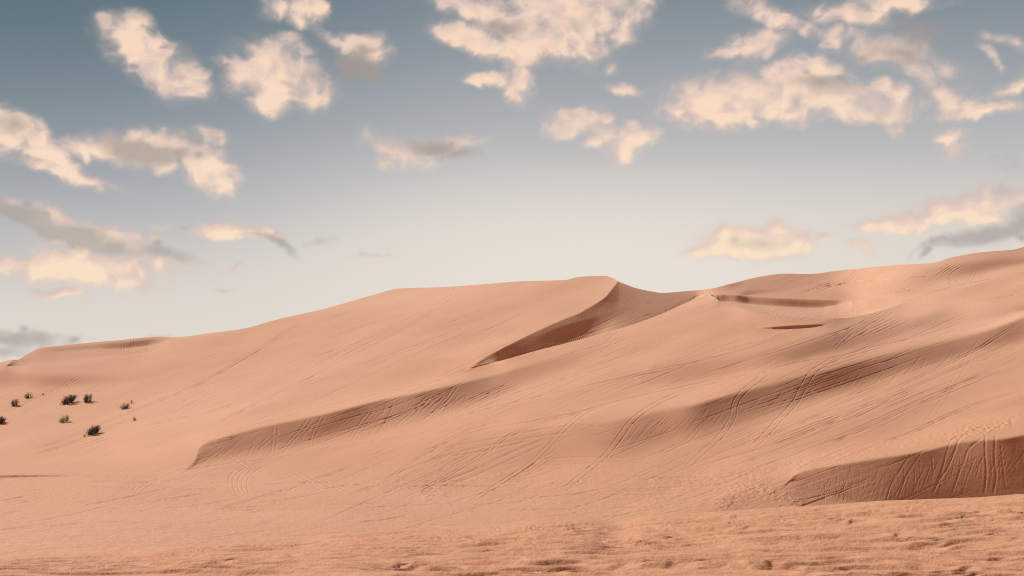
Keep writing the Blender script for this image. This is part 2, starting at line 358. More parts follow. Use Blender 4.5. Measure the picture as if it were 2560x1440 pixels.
    if JU is None:
        free = (np.abs(V - vc) < hb) & (U > 1195) & (U < 2250)
        free |= (V < sky - 6) | (V > curve(HUMP, U) + 30)
        G = solve(g.p, g.q, DU, free, 60)
        k = np.clip(((vc - v1[0]) / DU).astype(int), 4, len(v1) - 5); col = np.arange(len(u1)); o = int(2 + hb / DU)
        J = (G[k - o, col] - G[k + o, col]) - 2 * o * DU / F * .5 * (g.p[k - o, col] + g.p[k + o, col])
        J = np.where((u1 > 1195) & (u1 < 2250), np.maximum(J, 0), 0)
        J = np.where(u1 > 1700, np.interp(u1, [1700, 1800, 1950, 2080, 2160, 2260], [np.interp(1700, u1, J), .115, .135, .14, .09, 0]), J)   # the pointed crest stands clear of what lies behind it
        return u1, J
    J = np.interp(u1, *JU); w = np.hanning(int(50 / DU) | 1); J = np.convolve(np.pad(J, len(w) // 2, mode='edge'), w / w.sum(), 'valid')
    pulse = np.clip(1 - np.abs(V - vc) / hb, 0, 1) / hb * J * F
    free = (V < sky - 6) | (V > curve(HUMP, U) + 30)
    G = solve(g.p + pulse, g.q - mc * pulse, DU, free, 6)
    vs = curve(HUMP, u1) + 8
    i0 = np.clip(((vs - 560) / DU).astype(int), 0, len(v1) - 1)
    plain = np.log(HC / ((vs - VH) / F))
    k = (u1 > 0) & (u1 < 1400)
    G += np.mean((plain - G[i0, np.arange(len(u1))])[k])
    return u1, v1, G, vs, vc, sky, hb

# ---------------------------------------------------------------- sand
def sand_material(name, col_a, col_b, micro):
    m = bpy.data.materials.new(name); m.use_nodes = True; t = m.node_tree; t.nodes.clear()
    out = t.nodes.new('ShaderNodeOutputMaterial'); b = t.nodes.new('ShaderNodeBsdfPrincipled'); t.links.new(b.outputs[0], out.inputs[0])
    b.inputs['Roughness'].default_value = .95; b.inputs['Specular IOR Level'].default_value = .12
    tc = t.nodes.new('ShaderNodeTexCoord')
    def noise(scale, detail, rough=.6, sx=1, sy=1):
        mp = t.nodes.new('ShaderNodeMapping'); mp.inputs[3].default_value = (sx, sy, 1); t.links.new(tc.outputs['Object'], mp.inputs[0])
        n = t.nodes.new('ShaderNodeTexNoise'); n.inputs['Scale'].default_value = scale; n.inputs['Detail'].default_value = detail; n.inputs['Roughness'].default_value = rough
        t.links.new(mp.outputs[0], n.inputs['Vector']); return n.outputs[0]
    big = noise(.035, 4, .6); grain = noise(6.0, 3, .7)
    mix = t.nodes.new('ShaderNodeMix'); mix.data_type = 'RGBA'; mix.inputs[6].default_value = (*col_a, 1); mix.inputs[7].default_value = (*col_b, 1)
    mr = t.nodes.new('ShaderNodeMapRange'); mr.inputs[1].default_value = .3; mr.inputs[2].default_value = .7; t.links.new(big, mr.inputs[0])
    sp = t.nodes.new('ShaderNodeSeparateXYZ'); t.links.new(tc.outputs['Object'], sp.inputs[0])         # paler with height: distance haze put into the sand colour
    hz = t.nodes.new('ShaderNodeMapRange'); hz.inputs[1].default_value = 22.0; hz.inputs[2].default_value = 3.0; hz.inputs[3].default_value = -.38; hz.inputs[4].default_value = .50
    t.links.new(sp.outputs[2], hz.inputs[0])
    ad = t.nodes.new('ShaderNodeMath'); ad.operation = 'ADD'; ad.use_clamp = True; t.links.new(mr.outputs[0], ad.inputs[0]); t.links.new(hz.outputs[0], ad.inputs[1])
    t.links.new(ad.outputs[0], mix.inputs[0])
    gr = t.nodes.new('ShaderNodeMix'); gr.data_type = 'RGBA'; gr.blend_type = 'MULTIPLY'; gr.inputs[0].default_value = 1
    gm = t.nodes.new('ShaderNodeMapRange'); gm.inputs[1].default_value = .25; gm.inputs[2].default_value = .75; gm.inputs[3].default_value = .95; gm.inputs[4].default_value = 1.04
    t.links.new(grain, gm.inputs[0]); t.links.new(mix.outputs[2], gr.inputs[6]); t.links.new(gm.outputs[0], gr.inputs[7]); t.links.new(gr.outputs[2], b.inputs['Base Color'])
    at = t.nodes.new('ShaderNodeAttribute'); at.attribute_name = 'trodden'
    h = noise(micro, 4, .65)
    mul = t.nodes.new('ShaderNodeMath'); mul.operation = 'MULTIPLY'; t.links.new(h, mul.inputs[0]); t.links.new(at.outputs['Fac'], mul.inputs[1])
    bp = t.nodes.new('ShaderNodeBump'); bp.inputs['Strength'].default_value = 1.0; bp.inputs['Distance'].default_value = 1.0
    t.links.new(mul.outputs[0], bp.inputs['Height']); t.links.new(bp.outputs[0], b.inputs['Normal'])
    return m

def grid_object(name, X, Y, Z, mat, trodden=None):
    R, Cc = X.shape
    me = bpy.data.meshes.new(name)
    co = np.stack([X, Y, Z], -1).reshape(-1, 3).astype(np.float32)
    me.vertices.add(len(co)); me.vertices.foreach_set('co', co.ravel())
    i = np.arange(R * Cc).reshape(R, Cc)
    q = np.stack([i[:-1, :-1], i[:-1, 1:], i[1:, 1:], i[1:, :-1]], -1).reshape(-1).astype(np.int32)
    nf = len(q) // 4
    me.loops.add(len(q)); me.loops.foreach_set('vertex_index', q)
    me.polygons.add(nf); me.polygons.foreach_set('loop_start', np.arange(nf, dtype=np.int32) * 4)
    me.polygons.foreach_set('use_smooth', np.ones(nf, bool))
    me.update(); me.validate()
    if trodden is not None:
        a = me.attributes.new('trodden', 'FLOAT', 'POINT'); a.data.foreach_set('value', trodden.ravel().astype(np.float32))
    me.materials.append(mat)
    o = bpy.data.objects.new(name, me); C.objects.link(o)
    return o

DU = 1.25
u1, v1, G, vs, vc, sky, hb = build_ground(DU, build_ground(5.0))
def sample(Vq):
    """cubic interpolation of the log distance down each column"""
    t = (Vq - v1[0]) / DU; k = np.clip(np.floor(t).astype(int), 1, len(v1) - 3); f = t - k
    cols = np.broadcast_to(np.arange(Vq.shape[1]), Vq.shape)
    a, b, c, d = (G[k + j, cols] for j in (-1, 0, 1, 2))
    return b + .5 * f * (c - a + f * (2*a - 5*b + 4*c - d + f * (3*(b - c) + d - a)))
N1, N2 = 400, 230
hid = smooth(1172, 1200, u1) * smooth(2230, 2100, u1)             # where ground lies hidden behind the near crest
gap = 1.0 + hb * hid
join = np.where(u1 < 1100, np.maximum(curve([(-700,1190),(0,1060),(500,1020),(800,990),(1100,943)], u1), sky + 40), np.maximum(vc, sky + 8))
V1 = (vs + 6) + (join + .5 - vs - 6) * np.linspace(0, 1, N1)[:, None]
V2 = (join - .5) + (sky - join + .5) * np.linspace(0, 1, N2)[:, None]
Vall = np.concatenate([V1, V2], 0); Uall = np.broadcast_to(u1, Vall.shape)
def edged(V, edge, out):                                             # carry each side straight on to the edge it is hidden behind
    e = edge[None, :]; Vq = np.maximum(V, e) if out > 0 else np.minimum(V, e)
    s = (sample(e + 4. * out) - sample(e)) / (4. * out)
    return sample(Vq) + s * (V - Vq)
Gall = np.concatenate([edged(V1, join + gap, 1), edged(V2, join - gap, -1)], 0); Dall = np.exp(Gall)
H = np.zeros_like(Vall)            # small relief, in photo pixels at that distance
TR = np.full_like(Vall, 0.0)       # trodden amount

def smooth_line(pts, step=5.0):
    p = np.array(pts, float)
    if len(p) > 2:
        q = [p[0]]
        for i in range(len(p) - 1):
            a, b, c, d = p[max(i-1, 0)], p[i], p[i+1], p[min(i+2, len(p)-1)]
            n = max(2, int(np.linalg.norm(c - b) / step))
            for t in np.linspace(0, 1, n + 1)[1:]:
                q.append(b + .5 * t * (c - a + t * (2*a - 5*b + 4*c - d + t * (3*(b - c) + d - a))))
        return np.array(q)
    n = max(2, int(np.linalg.norm(p[1] - p[0]) / step))
    return p[0] + (p[1] - p[0]) * np.linspace(0, 1, n + 1)[:, None]

def near_line(pts, reach):
    """yield (row slice, column slice, distance, place along 0..1) around a line"""
    L = np.concatenate([[0], np.cumsum(np.linalg.norm(np.diff(pts, axis=0), axis=1))]); tot = L[-1]
    lo, hi = pts.min(0) - reach, pts.max(0) + reach
    c0, c1 = np.searchsorted(u1, lo[0]), np.searchsorted(u1, hi[0])
    if c1 <= c0: return None
    sub = Vall[:, c0:c1]
    rows = np.where(((sub >= lo[1]) & (sub <= hi[1])).any(1))[0]
    if len(rows) == 0: return None
    r0, r1 = rows[0], rows[-1] + 1
    VV = Vall[r0:r1, c0:c1]; UU = Uall[r0:r1, c0:c1]
    best = np.full(VV.shape, 1e9); sgn = np.zeros(VV.shape); al = np.zeros(VV.shape)
    for i in range(len(pts) - 1):
        a, b = pts[i], pts[i+1]; e = b - a; l2 = e @ e + 1e-9
        j0, j1 = np.searchsorted(u1[c0:c1], min(a[0], b[0]) - reach), np.searchsorted(u1[c0:c1], max(a[0], b[0]) + reach)
        if j1 <= j0: continue
        px, py = UU[:, j0:j1] - a[0], VV[:, j0:j1] - a[1]
        t = np.clip((px * e[0] + py * e[1]) / l2, 0, 1)
        dd = np.hypot(px - t * e[0], py - t * e[1])
        bb = best[:, j0:j1]; w = dd < bb
        bb[w] = dd[w]; al[:, j0:j1][w] = ((L[i] + t * math.sqrt(l2)) / tot)[w]
    return slice(r0, r1), slice(c0, c1), best, al

def rut(pts, w=1.7, depth=.45, fade=.12, wob=.5, seed=0):
    p = smooth_line(pts)
    r = np.random.RandomState(seed + len(p)); k = np.convolve(r.randn(len(p) + 12), np.hanning(9) / 4.5, 'valid')[:len(p)]
    p = p + np.stack([np.zeros(len(p)), k * wob], 1)
    g = near_line(p, w * 5)
    if g is None: return
    rs, cs, d, al = g
    e = np.diff(p, axis=0); sn = np.abs(e[:, 1]) / (np.hypot(e[:, 0], e[:, 1]) + 1e-9)
    sn = np.convolve(np.pad(sn, 4, mode='edge'), np.ones(9) / 9, 'valid')
    sl = np.interp(al, np.linspace(0, 1, len(sn)), sn)
    nz = np.convolve(np.random.RandomState(seed + 77).rand(60), np.hanning(5) / 2, 'same')
    vary = .45 + 1.1 * np.interp(al, np.linspace(0, 1, 60), nz)
    amp = RUT * depth * vary * np.clip(.62 / (sl + .05), .6, 2.6) * smooth(0, fade, al) * smooth(1, 1 - fade, al)
    w = w * WID
    H[rs, cs] += amp * (-np.exp(-(d / w) ** 2) + .18 * np.exp(-((d - 1.9 * w) / (.9 * w)) ** 2))

def offset(pts, dxy):
    return [(u + dxy[0], v + dxy[1]) for u, v in pts]

def pair(pts, gauge=10, w=1.6, depth=.42, seed=0, fade=.12):
    for k in (-.5, .5): rut(offset(pts, (k * gauge, k * gauge * .25)), w, depth, fade, .4, seed)

def belt(pts, half, amount, relief=.5):
    p = smooth_line(pts, 12)
    g = near_line(p, half * 2)
    if g is None: return
    rs, cs, d, al = g
    k = np.exp(-(d / half) ** 2)
    UU, VV = Uall[rs, cs], Vall[rs, cs]
    H[rs, cs] += k * relief * fbm(UU / 9., VV / 3.2, 71, 3)
    TR[rs, cs] = np.maximum(TR[rs, cs], k * amount)

RUT, WID = 1.5, .70
# vehicle tracks, read off the photograph
for i, (pts, gz, w, dp) in enumerate([
 ([(1528,1010),(1471,1027),(1421,1064),(1374,1114),(1327,1158),(1277,1192),(1203,1239),(1170,1260)], 11, 1.9, .65),
 ([(1712,978),(1639,1010),(1582,1051),(1549,1094),(1515,1138),(1471,1175),(1431,1208),(1395,1236)], 13, 2.0, .7),
 ([(1488,1024),(1387,1046),(1337,1064),(1270,1091),(1219,1128),(1169,1161),(1085,1208),(1030,1235)], 8, 1.7, .5),
 ([(1287,1044),(1186,1071),(1132,1094),(1085,1121),(1038,1151),(984,1188),(934,1215),(860,1240)], 7, 1.7, .5),
 ([(1219,1067),(1152,1104),(1102,1138),(1051,1168),(994,1205),(950,1225)], 6, 1.6, .42),
 ([(1925,930),(1894,951),(1858,980),(1838,1010),(1832,1044),(1801,1091),(1750,1138),(1707,1178)], 14, 2.0, .62),
 ([(2110,886),(2065,909),(2030,933),(2006,972),(1985,1010),(1943,1055),(1905,1096),(1860,1140)], 15, 2.1, .62),
 ([(1775,1048),(1760,1057),(1720,1101),(1690,1115),(1649,1135)], 11, 1.7, .5),
 ([(2570,795),(2508,832),(2446,871),(2394,898),(2321,932),(2258,961),(2154,1005),(2050,1038),(1986,1064),(1908,1094),(1800,1135)], 7, 1.8, .55),
 ([(2570,838),(2435,900),(2321,950),(2175,1013),(2060,1062),(1935,1112),(1734,1168)], 6, 1.7, .5),
 ([(2570,855),(2383,927),(2258,984),(2179,1022),(2080,1068),(1935,1128),(1814,1172)], 6, 1.6, .45),
 ([(2570,886),(2446,940),(2342,986),(2237,1036),(2137,1082),(2002,1138)], 7, 1.8, .55),
 ([(2570,866),(2487,914),(2362,973),(2258,1019),(2100,1090),(1950,1150)], 5, 1.5, .4),
 ([(2570,975),(2450,1008),(2372,1037),(2288,1078),(2200,1110)], 8, 1.8, .6),
 ([(2430,880),(2400,930),(2370,980),(2330,1040),(2300,1070)], 12, 1.5, .4),
 ([(810,772),(742,815),(687,849),(590,908),(486,967),(382,1008),(278,1050),(139,1106),(35,1137)], 7, 1.7, .42),
 ([(668,866),(590,912),(521,946),(417,998)], 5, 1.5, .35),
 ([(1172,722),(1090,775),(980,840),(860,900),(792,938),(750,957),(649,1005),(556,1053),(480,1090)], 6, 1.6, .34),
 ([(792,937),(770,948),(750,957)], 3, 1.6, .5),
 ([(330,1046),(243,1081),(174,1109),(83,1138)], 7, 1.5, .4),
 ([(208,939),(150,968),(87,994),(0,1036)], 9, 1.6, .36),
 ([(640,998),(480,1040),(420,1050),(340,1072),(280,1098)], 9, 1.5, .32),
 ([(904,1159),(803,1192),(719,1223),(618,1253),(540,1275)], 7, 1.6, .45),
 ([(2210,775),(2160,805),(2110,848),(2080,880)], 9, 1.5, .4),
 ([(2240,770),(2200,800),(2150,832),(2090,870)], 10, 1.5, .35),
 ([(2330,800),(2260,830),(2190,856),(2130,880)], 8, 1.4, .32),
 ([(1590,870),(1560,910),(1520,940)], 8, 1.4, .28),
 ([(1300,925),(1270,950),(1230,980),(1180,1010)], 8, 1.4, .28),
 ([(1152,722),(1120,748),(1080,770)], 10, 1.5, .4),
 ([(312,848),(306,870),(300,884)], 6, 1.6, .5), ([(334,846),(328,868),(322,880)], 6, 1.6, .5),
 ([(1742,729),(1741,740)], 6, 1.5, .5),
 ([(2150,672),(2120,700),(2090,720)], 8, 1.4, .4), ([(2210,672),(2190,690),(2170,705)], 8, 1.4, .4),
 ([(2440,672),(2428,700),(2420,712)], 9, 1.4, .4),
 ([(2550,865),(2500,890),(2440,905)], 6, 1.5, .4),
]): pair(pts, gz, w, dp, i)
for i, (pts, w, dp) in enumerate([
 ([(1960,838),(1864,873),(1742,904),(1656,921),(1534,949),(1412,977),(1274,1008),(1100,1053)], 1.6, .40),
 ([(1700,918),(1534,955),(1447,991),(1405,1022),(1360,1040)], 1.6, .35),
 ([(2560,783),(2446,818),(2290,845),(2186,868),(2110,889)], 1.5, .3),
 ([(1960,921),(1794,949),(1690,970),(1551,1001),(1447,1029),(1308,1057),(1204,1074),(1100,1112),(1000,1150)], 1.7, .5),
 ([(1960,924),(1870,940),(1800,955),(1690,978)], 1.6, .4),
 ([(2186,862),(2100,890),(2000,905),(1900,930)], 1.6, .4),
 ([(400,1120),(568,1078),(655,1056),(803,1018),(937,987),(1072,957),(1206,924)], 1.5, .4),
 ([(1354,1094),(1219,1126),(1085,1150),(917,1215)], 4.0, .30),
 ([(1374,1094),(1287,1128),(1169,1181),(1080,1212)], 4.5, .42),
 ([(1366,1108),(1297,1140),(1199,1184),(1120,1216)], 3.5, .36),
 ([(1337,1165),(1421,1161),(1505,1155),(1622,1158),(1700,1172)], 3.0, .24),
 ([(1330,1150),(1455,1143),(1555,1145),(1639,1158)], 3.0, .24),
 ([(1080,1125),(1219,1100),(1354,1074),(1455,1064),(1542,1074)], 3.5, .26),
 ([(1050,1155),(1200,1118),(1354,1090),(1440,1080)], 3.5, .24),
 ([(528,1105),(561,1132),(602,1159),(625,1172)], 2.0, .6), ([(540,1102),(575,1128),(622,1158)], 2.0, .6),
 ([(410,1178),(480,1172),(561,1160),(669,1147),(769,1129),(870,1108)], 1.6, .3),
 ([(2144,784),(2214,768),(2300,742),(2394,714),(2500,695)], 1.6, .3),
 ([(2060,716),(2110,708),(2160,700)], 1.6, .5), ([(2180,702),(2260,695),(2330,690)], 1.5, .4),
 ([(2440,750),(2500,745),(2545,735)], 1.5, .4),
 ([(1500,860),(1590,800),(1640,780)], 1.4, .25),
]): rut(pts, w, dp, .12, .6, 40 + i)
# the ruts down the two slip faces
RUT, WID = .75, 1.0
R = random.Random(3)
for pts in [
 [(685,1060),(682,1095),(679,1138)], [(696,1060),(692,1095),(688,1136)],
 [(775,1040),(749,1075),(712,1115),(692,1145)], [(785,1040),(760,1075),(724,1112),(700,1142)], [(806,1033),(780,1088),(773,1128)], [(816,1033),(790,1086),(782,1124)],
 [(968,1002),(951,1048),(914,1100)], [(986,999),(968,1048),(934,1096)], [(925,1025),(890,1070),(866,1108)], [(935,1025),(900,1070),(876,1106)],
 [(1072,985),(1021,1038),(985,1068)], [(1084,983),(1036,1034),(1000,1064)], [(1139,962),(1092,1021),(1038,1061)], [(1150,960),(1104,1018),(1052,1056)]]:
    rut(pts, 2.2, .8, .15, .5, 5)
for k in range(75):
    u = R.uniform(540, 1180); top = 1094 - (u - 561) * .236 + R.uniform(2, 30); dxx = R.uniform(-85, -15)
    rut([(u, top), (u + dxx * .45, top + 28), (u + dxx, top + 62)], R.uniform(1.3, 2.0), R.uniform(.2, .5), .3, .4, k)
for k in range(130):                                              # slide streaks on the long shaded shoulder
    u = R.uniform(1560, 2480); top = float(curve([(1517,1060),(1725,1020),(1894,978),(2117,920),(2360,862),(2560,800)], np.array([u]))[0]) + R.uniform(3, 30)
    ln = R.uniform(25, 70); rut([(u, top), (u - ln * .35, top + ln * .5), (u - ln * .8, top + ln)], R.uniform(1.2, 2.2), R.uniform(.15, .4), .3, .5, k)
for k in range(60):                                               # and on the lee of the peak
    u = R.uniform(1500, 1660); top = float(np.interp(u, [1500,1541,1600,1660], [760,712,725,736])) + R.uniform(2, 40)
    ln = R.uniform(25, 80); rut([(u, top), (u + ln * .5, top + ln * .40), (u + ln, top + ln * .7)], R.uniform(1.0, 1.6), R.uniform(.12, .3), .3, .3, k)
for k in range(50):
    u = R.uniform(1240, 1520); top = float(np.interp(u, [1211,1336,1447,1513], [895,831,784,744])) + R.uniform(2, 20)
    ln = R.uniform(12, 40); rut([(u, top), (u + ln * .3, top + ln)], R.uniform(1.0, 1.8), R.uniform(.15, .4), .3, .3, k)
RUT, WID = .62, .68
for pts, w, dp in [
 ([(2428,1080),(2399,1098),(2387,1128),(2369,1169),(2349,1199),(2329,1240)], 4.0, 1.9), ([(2400,1088),(2379,1100),(2367,1131),(2355,1175),(2345,1200)], 3.2, 1.3),
 ([(2464,1080),(2463,1131),(2466,1179),(2460,1240)], 4.2, 2.3), ([(2490,1078),(2486,1139),(2490,1189),(2482,1240)], 4.2, 2.2),
 ([(2460,1092),(2424,1120),(2412,1147),(2394,1193),(2379,1240)], 3.6, 1.5), ([(2281,1131),(2257,1163),(2229,1209),(2215,1252)], 3.0, 1.2),
 ([(2309,1125),(2293,1147),(2262,1200),(2243,1252)], 3.0, 1.0), ([(2502,1108),(2506,1159),(2516,1230)], 3.0, 1.2), ([(2329,1138),(2335,1189)], 2.5, .9),
 ([(2440,1140),(2420,1190),(2405,1240)], 2.6, .9), ([(2100,1165),(2108,1190),(2116,1215)], 3, .5), ([(2125,1162),(2130,1190),(2136,1220)], 3, .5),
 ([(2560,1130),(2535,1165),(2520,1185)], 2.6, .7), ([(2540,1110),(2530,1150),(2515,1175)], 2.4, .6),
 ([(1985,1190),(2060,1225),(2140,1262)], 2.4, .8), ([(1990,1186),(2075,1222),(2160,1262)], 2.4, .8), ([(1978,1200),(2040,1232),(2110,1262)], 2.2, .6),
 ([(2430,1078),(2450,1070),(2475,1062),(2500,1066)], 2.6, .9), ([(2470,1084),(2490,1072),(2510,1062)], 2.6, .9), ([(2290,1098),(2284,1106),(2270,1118)], 2.2, .6), ([(2312,1096),(2302,1104),(2300,1110)], 2.2, .6)]:
    rut(pts, w, dp, .10, .9, 9)
RUT = .8
for k in range(150):
    u = R.uniform(2040, 2600); top = 1162 - (u - 2103) * .165 + R.uniform(2, 50); dxx = R.uniform(-50, 5)
    rut([(u, top), (u + dxx * .5, top + 35), (u + dxx, top + 80)], R.uniform(1.2, 2.6), R.uniform(.2, .7), .3, .8, k)
RUT, WID = 2.0, .8
# the turns on the plain
for c in range(5):
    rut([(676 - c * 13, 1160), (640 - c * 13, 1176), (618 - c * 12, 1202), (622 - c * 10, 1232), (640 - c * 6, 1246)], 1.8, .42, .2, .5, c)
    rut([(360 + c * 16, 1200 - c), (310 + c * 14, 1218), (296 + c * 14, 1245), (330 + c * 12, 1262)], 1.8, .28, .25, .5, c)
for c in range(4): rut([(700 + c * 22, 1175), (780 + c * 20, 1215), (850 + c * 16, 1240)], 2.0, .25, .3, .8, c)
for k in range(280):                                              # faint long lines running with the slope
    u, v = R.uniform(-100, 2600), R.uniform(760, 1240); ln = R.uniform(120, 500); sl = R.uniform(.28, .50) if u > 500 else R.uniform(.4, .6)
    if v < np.interp(u, u1, sky) + 30: continue
    rut([(u, v), (u - ln * .5, v + ln * .5 * sl + R.uniform(-5, 5)), (u - ln, v + ln * sl)], 1.4, R.uniform(.14, .30) * (.55 if u < 1050 else 1.0), .3, .3, k)
for k in range(70):                                               # plain: crossing lines
    u, v = R.uniform(-100, 1900), R.uniform(1190, 1320); ln = R.uniform(80, 300); sl = R.uniform(-.10, .22)
    rut([(u, v), (u - ln * .5, v + ln * .5 * sl + R.uniform(-6, 6)), (u - ln, v + ln * sl)], 1.6, R.uniform(.2, .45), .3, 1.0, k)
RUT, WID = 1.8, .7
for (u0, v0, du_, dv_, n, sp, ln) in [(1180, 1120, -110, 62, 7, 11, 1), (1420, 1120, -130, 80, 6, 9, 1), (1330, 960, -180, 75, 8, 12, 1), (1130, 985, -90, 70, 7, 13, 1), (1690, 1040, -60, 55, 9, 9, 1),
                                     (2330, 960, -260, 110, 7, 9, 1), (2480, 930, -260, 105, 8, 8, 1), (2150, 1030, -240, 90, 7, 8, 1), (2250, 790, -130, 62, 8, 12, 1), (1950, 1050, -160, 70, 6, 9, 1),
                                     (560, 970, -150, 78, 4, 14, 1), (960, 830, -170, 95, 4, 15, 1), (300, 1080, -140, 52, 5, 10, 1), (1560, 830, -70, 60, 6, 13, 1), (2400, 660, -50, 34, 5, 9, 1), (2120, 700, -90, 30, 6, 8, 1), (2300, 720, -110, 18, 6, 6, 1)]:
    for q in range(n):
        o = (q - n / 2) * sp + R.uniform(-3, 3); k_ = R.uniform(.6, 1.25)
        rut([(u0 + o, v0 + o * .12), (u0 + o + du_ * .5 * k_ + R.uniform(-4, 4), v0 + o * .12 + dv_ * .46 * k_), (u0 + o + du_ * k_, v0 + o * .12 + dv_ * k_)], R.uniform(1.3, 1.9), R.uniform(.18, .42), .3, .5, q)
# trodden paths
belt([(1640,1212),(1850,1182),(2000,1160),(2150,1132),(2321,1098),(2440,1072),(2560,1046)], 15, .05, .9)
belt([(2380,1090),(2450,1072),(2520,1060)], 14, .07, 1.2)
belt([(400,1202),(558,1167),(669,1149),(769,1130),(870,1112),(1038,1082),(1206,1061)], 4.5, .04, .5)
belt([(545,1096),(575,1090)], 8, .06, 1.3)
belt([(400,1122),(568,1080),(655,1058),(803,1020)], 3.5, .03, .4)
belt([(1110,930),(1150,925),(1185,917),(1230,905),(1330,882)], 4, .05, .5)
belt([(1820,745),(1950,768),(2080,785),(2140,772)], 8, .05, .6)
belt([(2110,752),(2170,765),(2120,790)], 10, .04, .4)
belt([(2080,722),(2200,705),(2330,700),(2440,715)], 14, .03, .35)
belt([(1800,1260),(1870,1225),(1930,1232),(1990,1255)], 22, .10, 1.8)
belt([(1600,1262),(1750,1232),(1900,1205)], 22, .05, .5)
belt([(2000,822),(1960,830),(1900,850),(1800,872)], 4, .05, .4)
belt([(1640,905),(1600,950)], 8, .03, .3)
belt([(1060,1215),(1110,1235),(1060,1240)], 12, .05, .9)
belt([(1250,1185),(1150,1210),(1050,1225)], 7, .05, .8)
TR += smooth(1150, 1235, Vall + .02 * Uall) * .05 * (1 - .5 * smooth(1500, 2000, Uall)) + .006
TR += smooth(1290, 1345, Vall) * .04
H += .06 * fbm(Uall / 8., Vall / 4., 81, 3) + .12 * fbm(Uall / 34., Vall / 9., 83, 3)
stri = fbm((Uall * .35 + Vall * .94) / 7., (Uall * .94 - Vall * .35) / 150., 89, 3)       # faint lines running with the slope
H += .35 * stri * smooth(.0, .5, fbm(Uall / 300., Vall / 120., 91, 2) + .25)
def dig(top, rim, amt, wall):
    """a hollow: a steep back wall below the line top, its floor rising again to the near rim"""
    vt, vr = curve(top, u1), curve(rim, u1); a = np.interp(u1, [p[0] for p in amt], [p[1] for p in amt])
    t = Vall - vt
    return -a * smooth(0, wall, t) * np.clip((vr - Vall) / np.maximum(vr - vt - wall, 2), 0, 1)
DIG = dig([(1780,737),(1818,736),(1867,740),(1950,745),(2033,748),(2120,750)], [(1776,734),(1790,745),(1800,754),(1860,772),(1943,787),(2047,793),(2120,790)], [(1780,0),(1798,14),(1850,15),(1957,17),(2020,18),(2060,16),(2095,9),(2130,0)], 4.5)
DIG += dig([(90,874),(150,868),(208,862),(300,855),(392,846),(430,845)], [(90,900),(243,896),(347,888),(399,874),(430,858)], [(90,0),(150,3),(250,5),(310,9),(370,8.5),(405,3),(425,0)], 9)
plainw = smooth(1140, 1230, Vall + .02 * Uall) * smooth(2050, 1800, Uall)
H += plainw * (.55 * fbm(Uall / 34., Vall / 2.4, 85, 3) + 1.3 * np.minimum(fbm(Uall / 13., Vall / 2.2, 87, 2) + .32, 0))
H *= smooth(0, 6, Vall - sky) * .9 + .1
H *= 1 - .92 * hid * np.exp(-((Vall - join) / 6.0) ** 2)
H += DIG
X = (Uall - UC) / F * Dall; Y = Dall; Z = HC + (VH - Vall) / F * Dall + H * Dall / F

# hidden ground behind the near crest, and the lee side behind the skyline
tH = np.linspace(0, 1, 12)[1:-1, None]
a, b = N1 - 1, N1
def lerp(A, t): return A[a] * (1 - t) + A[b] * t
dip = np.clip(.13 * (Y[b] - Y[a] - 2.5), 0, 1.6)
HX, HY, HZ = lerp(X, tH), lerp(Y, tH), lerp(Z, tH) - dip * np.sin(np.pi * tH ** .8)
tB = np.concatenate([np.linspace(.02, 1, 14), [2.2]])[:, None]
back = 90.0
BY = Y[-1] + back * tB; BX = X[-1] * BY / Y[-1]; BZ = Z[-1] + (Z[-1] + 3) * -np.clip(.25 * tB + .75 * tB ** 2, 0, 1.0)
tF = np.linspace(0, 1, 8)[:-1, None]                              # and the foot, running on under the near hump
FY = Y[0] - 14 * (1 - tF); FX = X[0] * FY / Y[0]; FZ = np.broadcast_to(Z[0] - .6 * (1 - tF), FY.shape)
def stack(f, base, h, bk): return np.concatenate([f, base[:N1], h, base[N1:], bk], 0)
X2, Y2, Z2 = stack(FX, X, HX, BX), stack(FY, Y, HY, BY), stack(FZ, Z, HZ, BZ)
zero = lambda A: np.full(A.shape, .004)
T2 = stack(zero(FX), TR, zero(HX), zero(BX))
# plain continuations to both sides
def widen(A, k):
    st = np.array([30, 90, 200, 400, 800.])
    return np.concatenate([A[:, :1] - (A[:, 1:2] - A[:, :1]) / DU * st[::-1] * k, A, A[:, -1:] + (A[:, -1:] - A[:, -2:-1]) / DU * st * k], 1)
uw = np.concatenate([u1[0] - np.array([800, 400, 200, 90, 30.]), u1, u1[-1] + np.array([30, 90, 200, 400, 800.])])
Yw = np.concatenate([np.repeat(Y2[:, :1], 5, 1), Y2, np.repeat(Y2[:, -1:], 5, 1)], 1)
Zw = np.concatenate([np.repeat(Z2[:, :1], 5, 1), Z2, np.repeat(Z2[:, -1:], 5, 1)], 1)
Tw = np.concatenate([np.repeat(T2[:, :1], 5, 1), T2, np.repeat(T2[:, -1:], 5, 1)], 1)
Xw = (uw - UC) / F * Yw
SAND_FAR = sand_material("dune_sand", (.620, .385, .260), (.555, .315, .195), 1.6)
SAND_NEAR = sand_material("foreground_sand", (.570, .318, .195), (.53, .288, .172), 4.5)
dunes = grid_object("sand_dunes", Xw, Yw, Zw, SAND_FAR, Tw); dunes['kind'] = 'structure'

# ---------------------------------------------------------------- the churned hump in the foreground
DF = 1.6
uf = np.concatenate([np.arange(-1500, -200, 12), np.arange(-200, 2760, DF), np.arange(2760, 4060, 12)])
vh_ = curve(HUMP, np.clip(uf, -60, 2620)); dcr = np.interp(uf, [-1500, 0, 1300, 2000, 2560, 4000], [33, 34, 38, 36, 34, 33])
inv_c, inv_b = 1 / dcr, 1 / 17.0
rowsd = np.concatenate([np.geomspace(1.5, 11, 30), 1 / (np.linspace(1 / 11.3, 1 / 33.0, 420)), np.linspace(33.2, 38, 26)])
tt = (np.arange(len(rowsd)) / (len(rowsd) - 1.0))
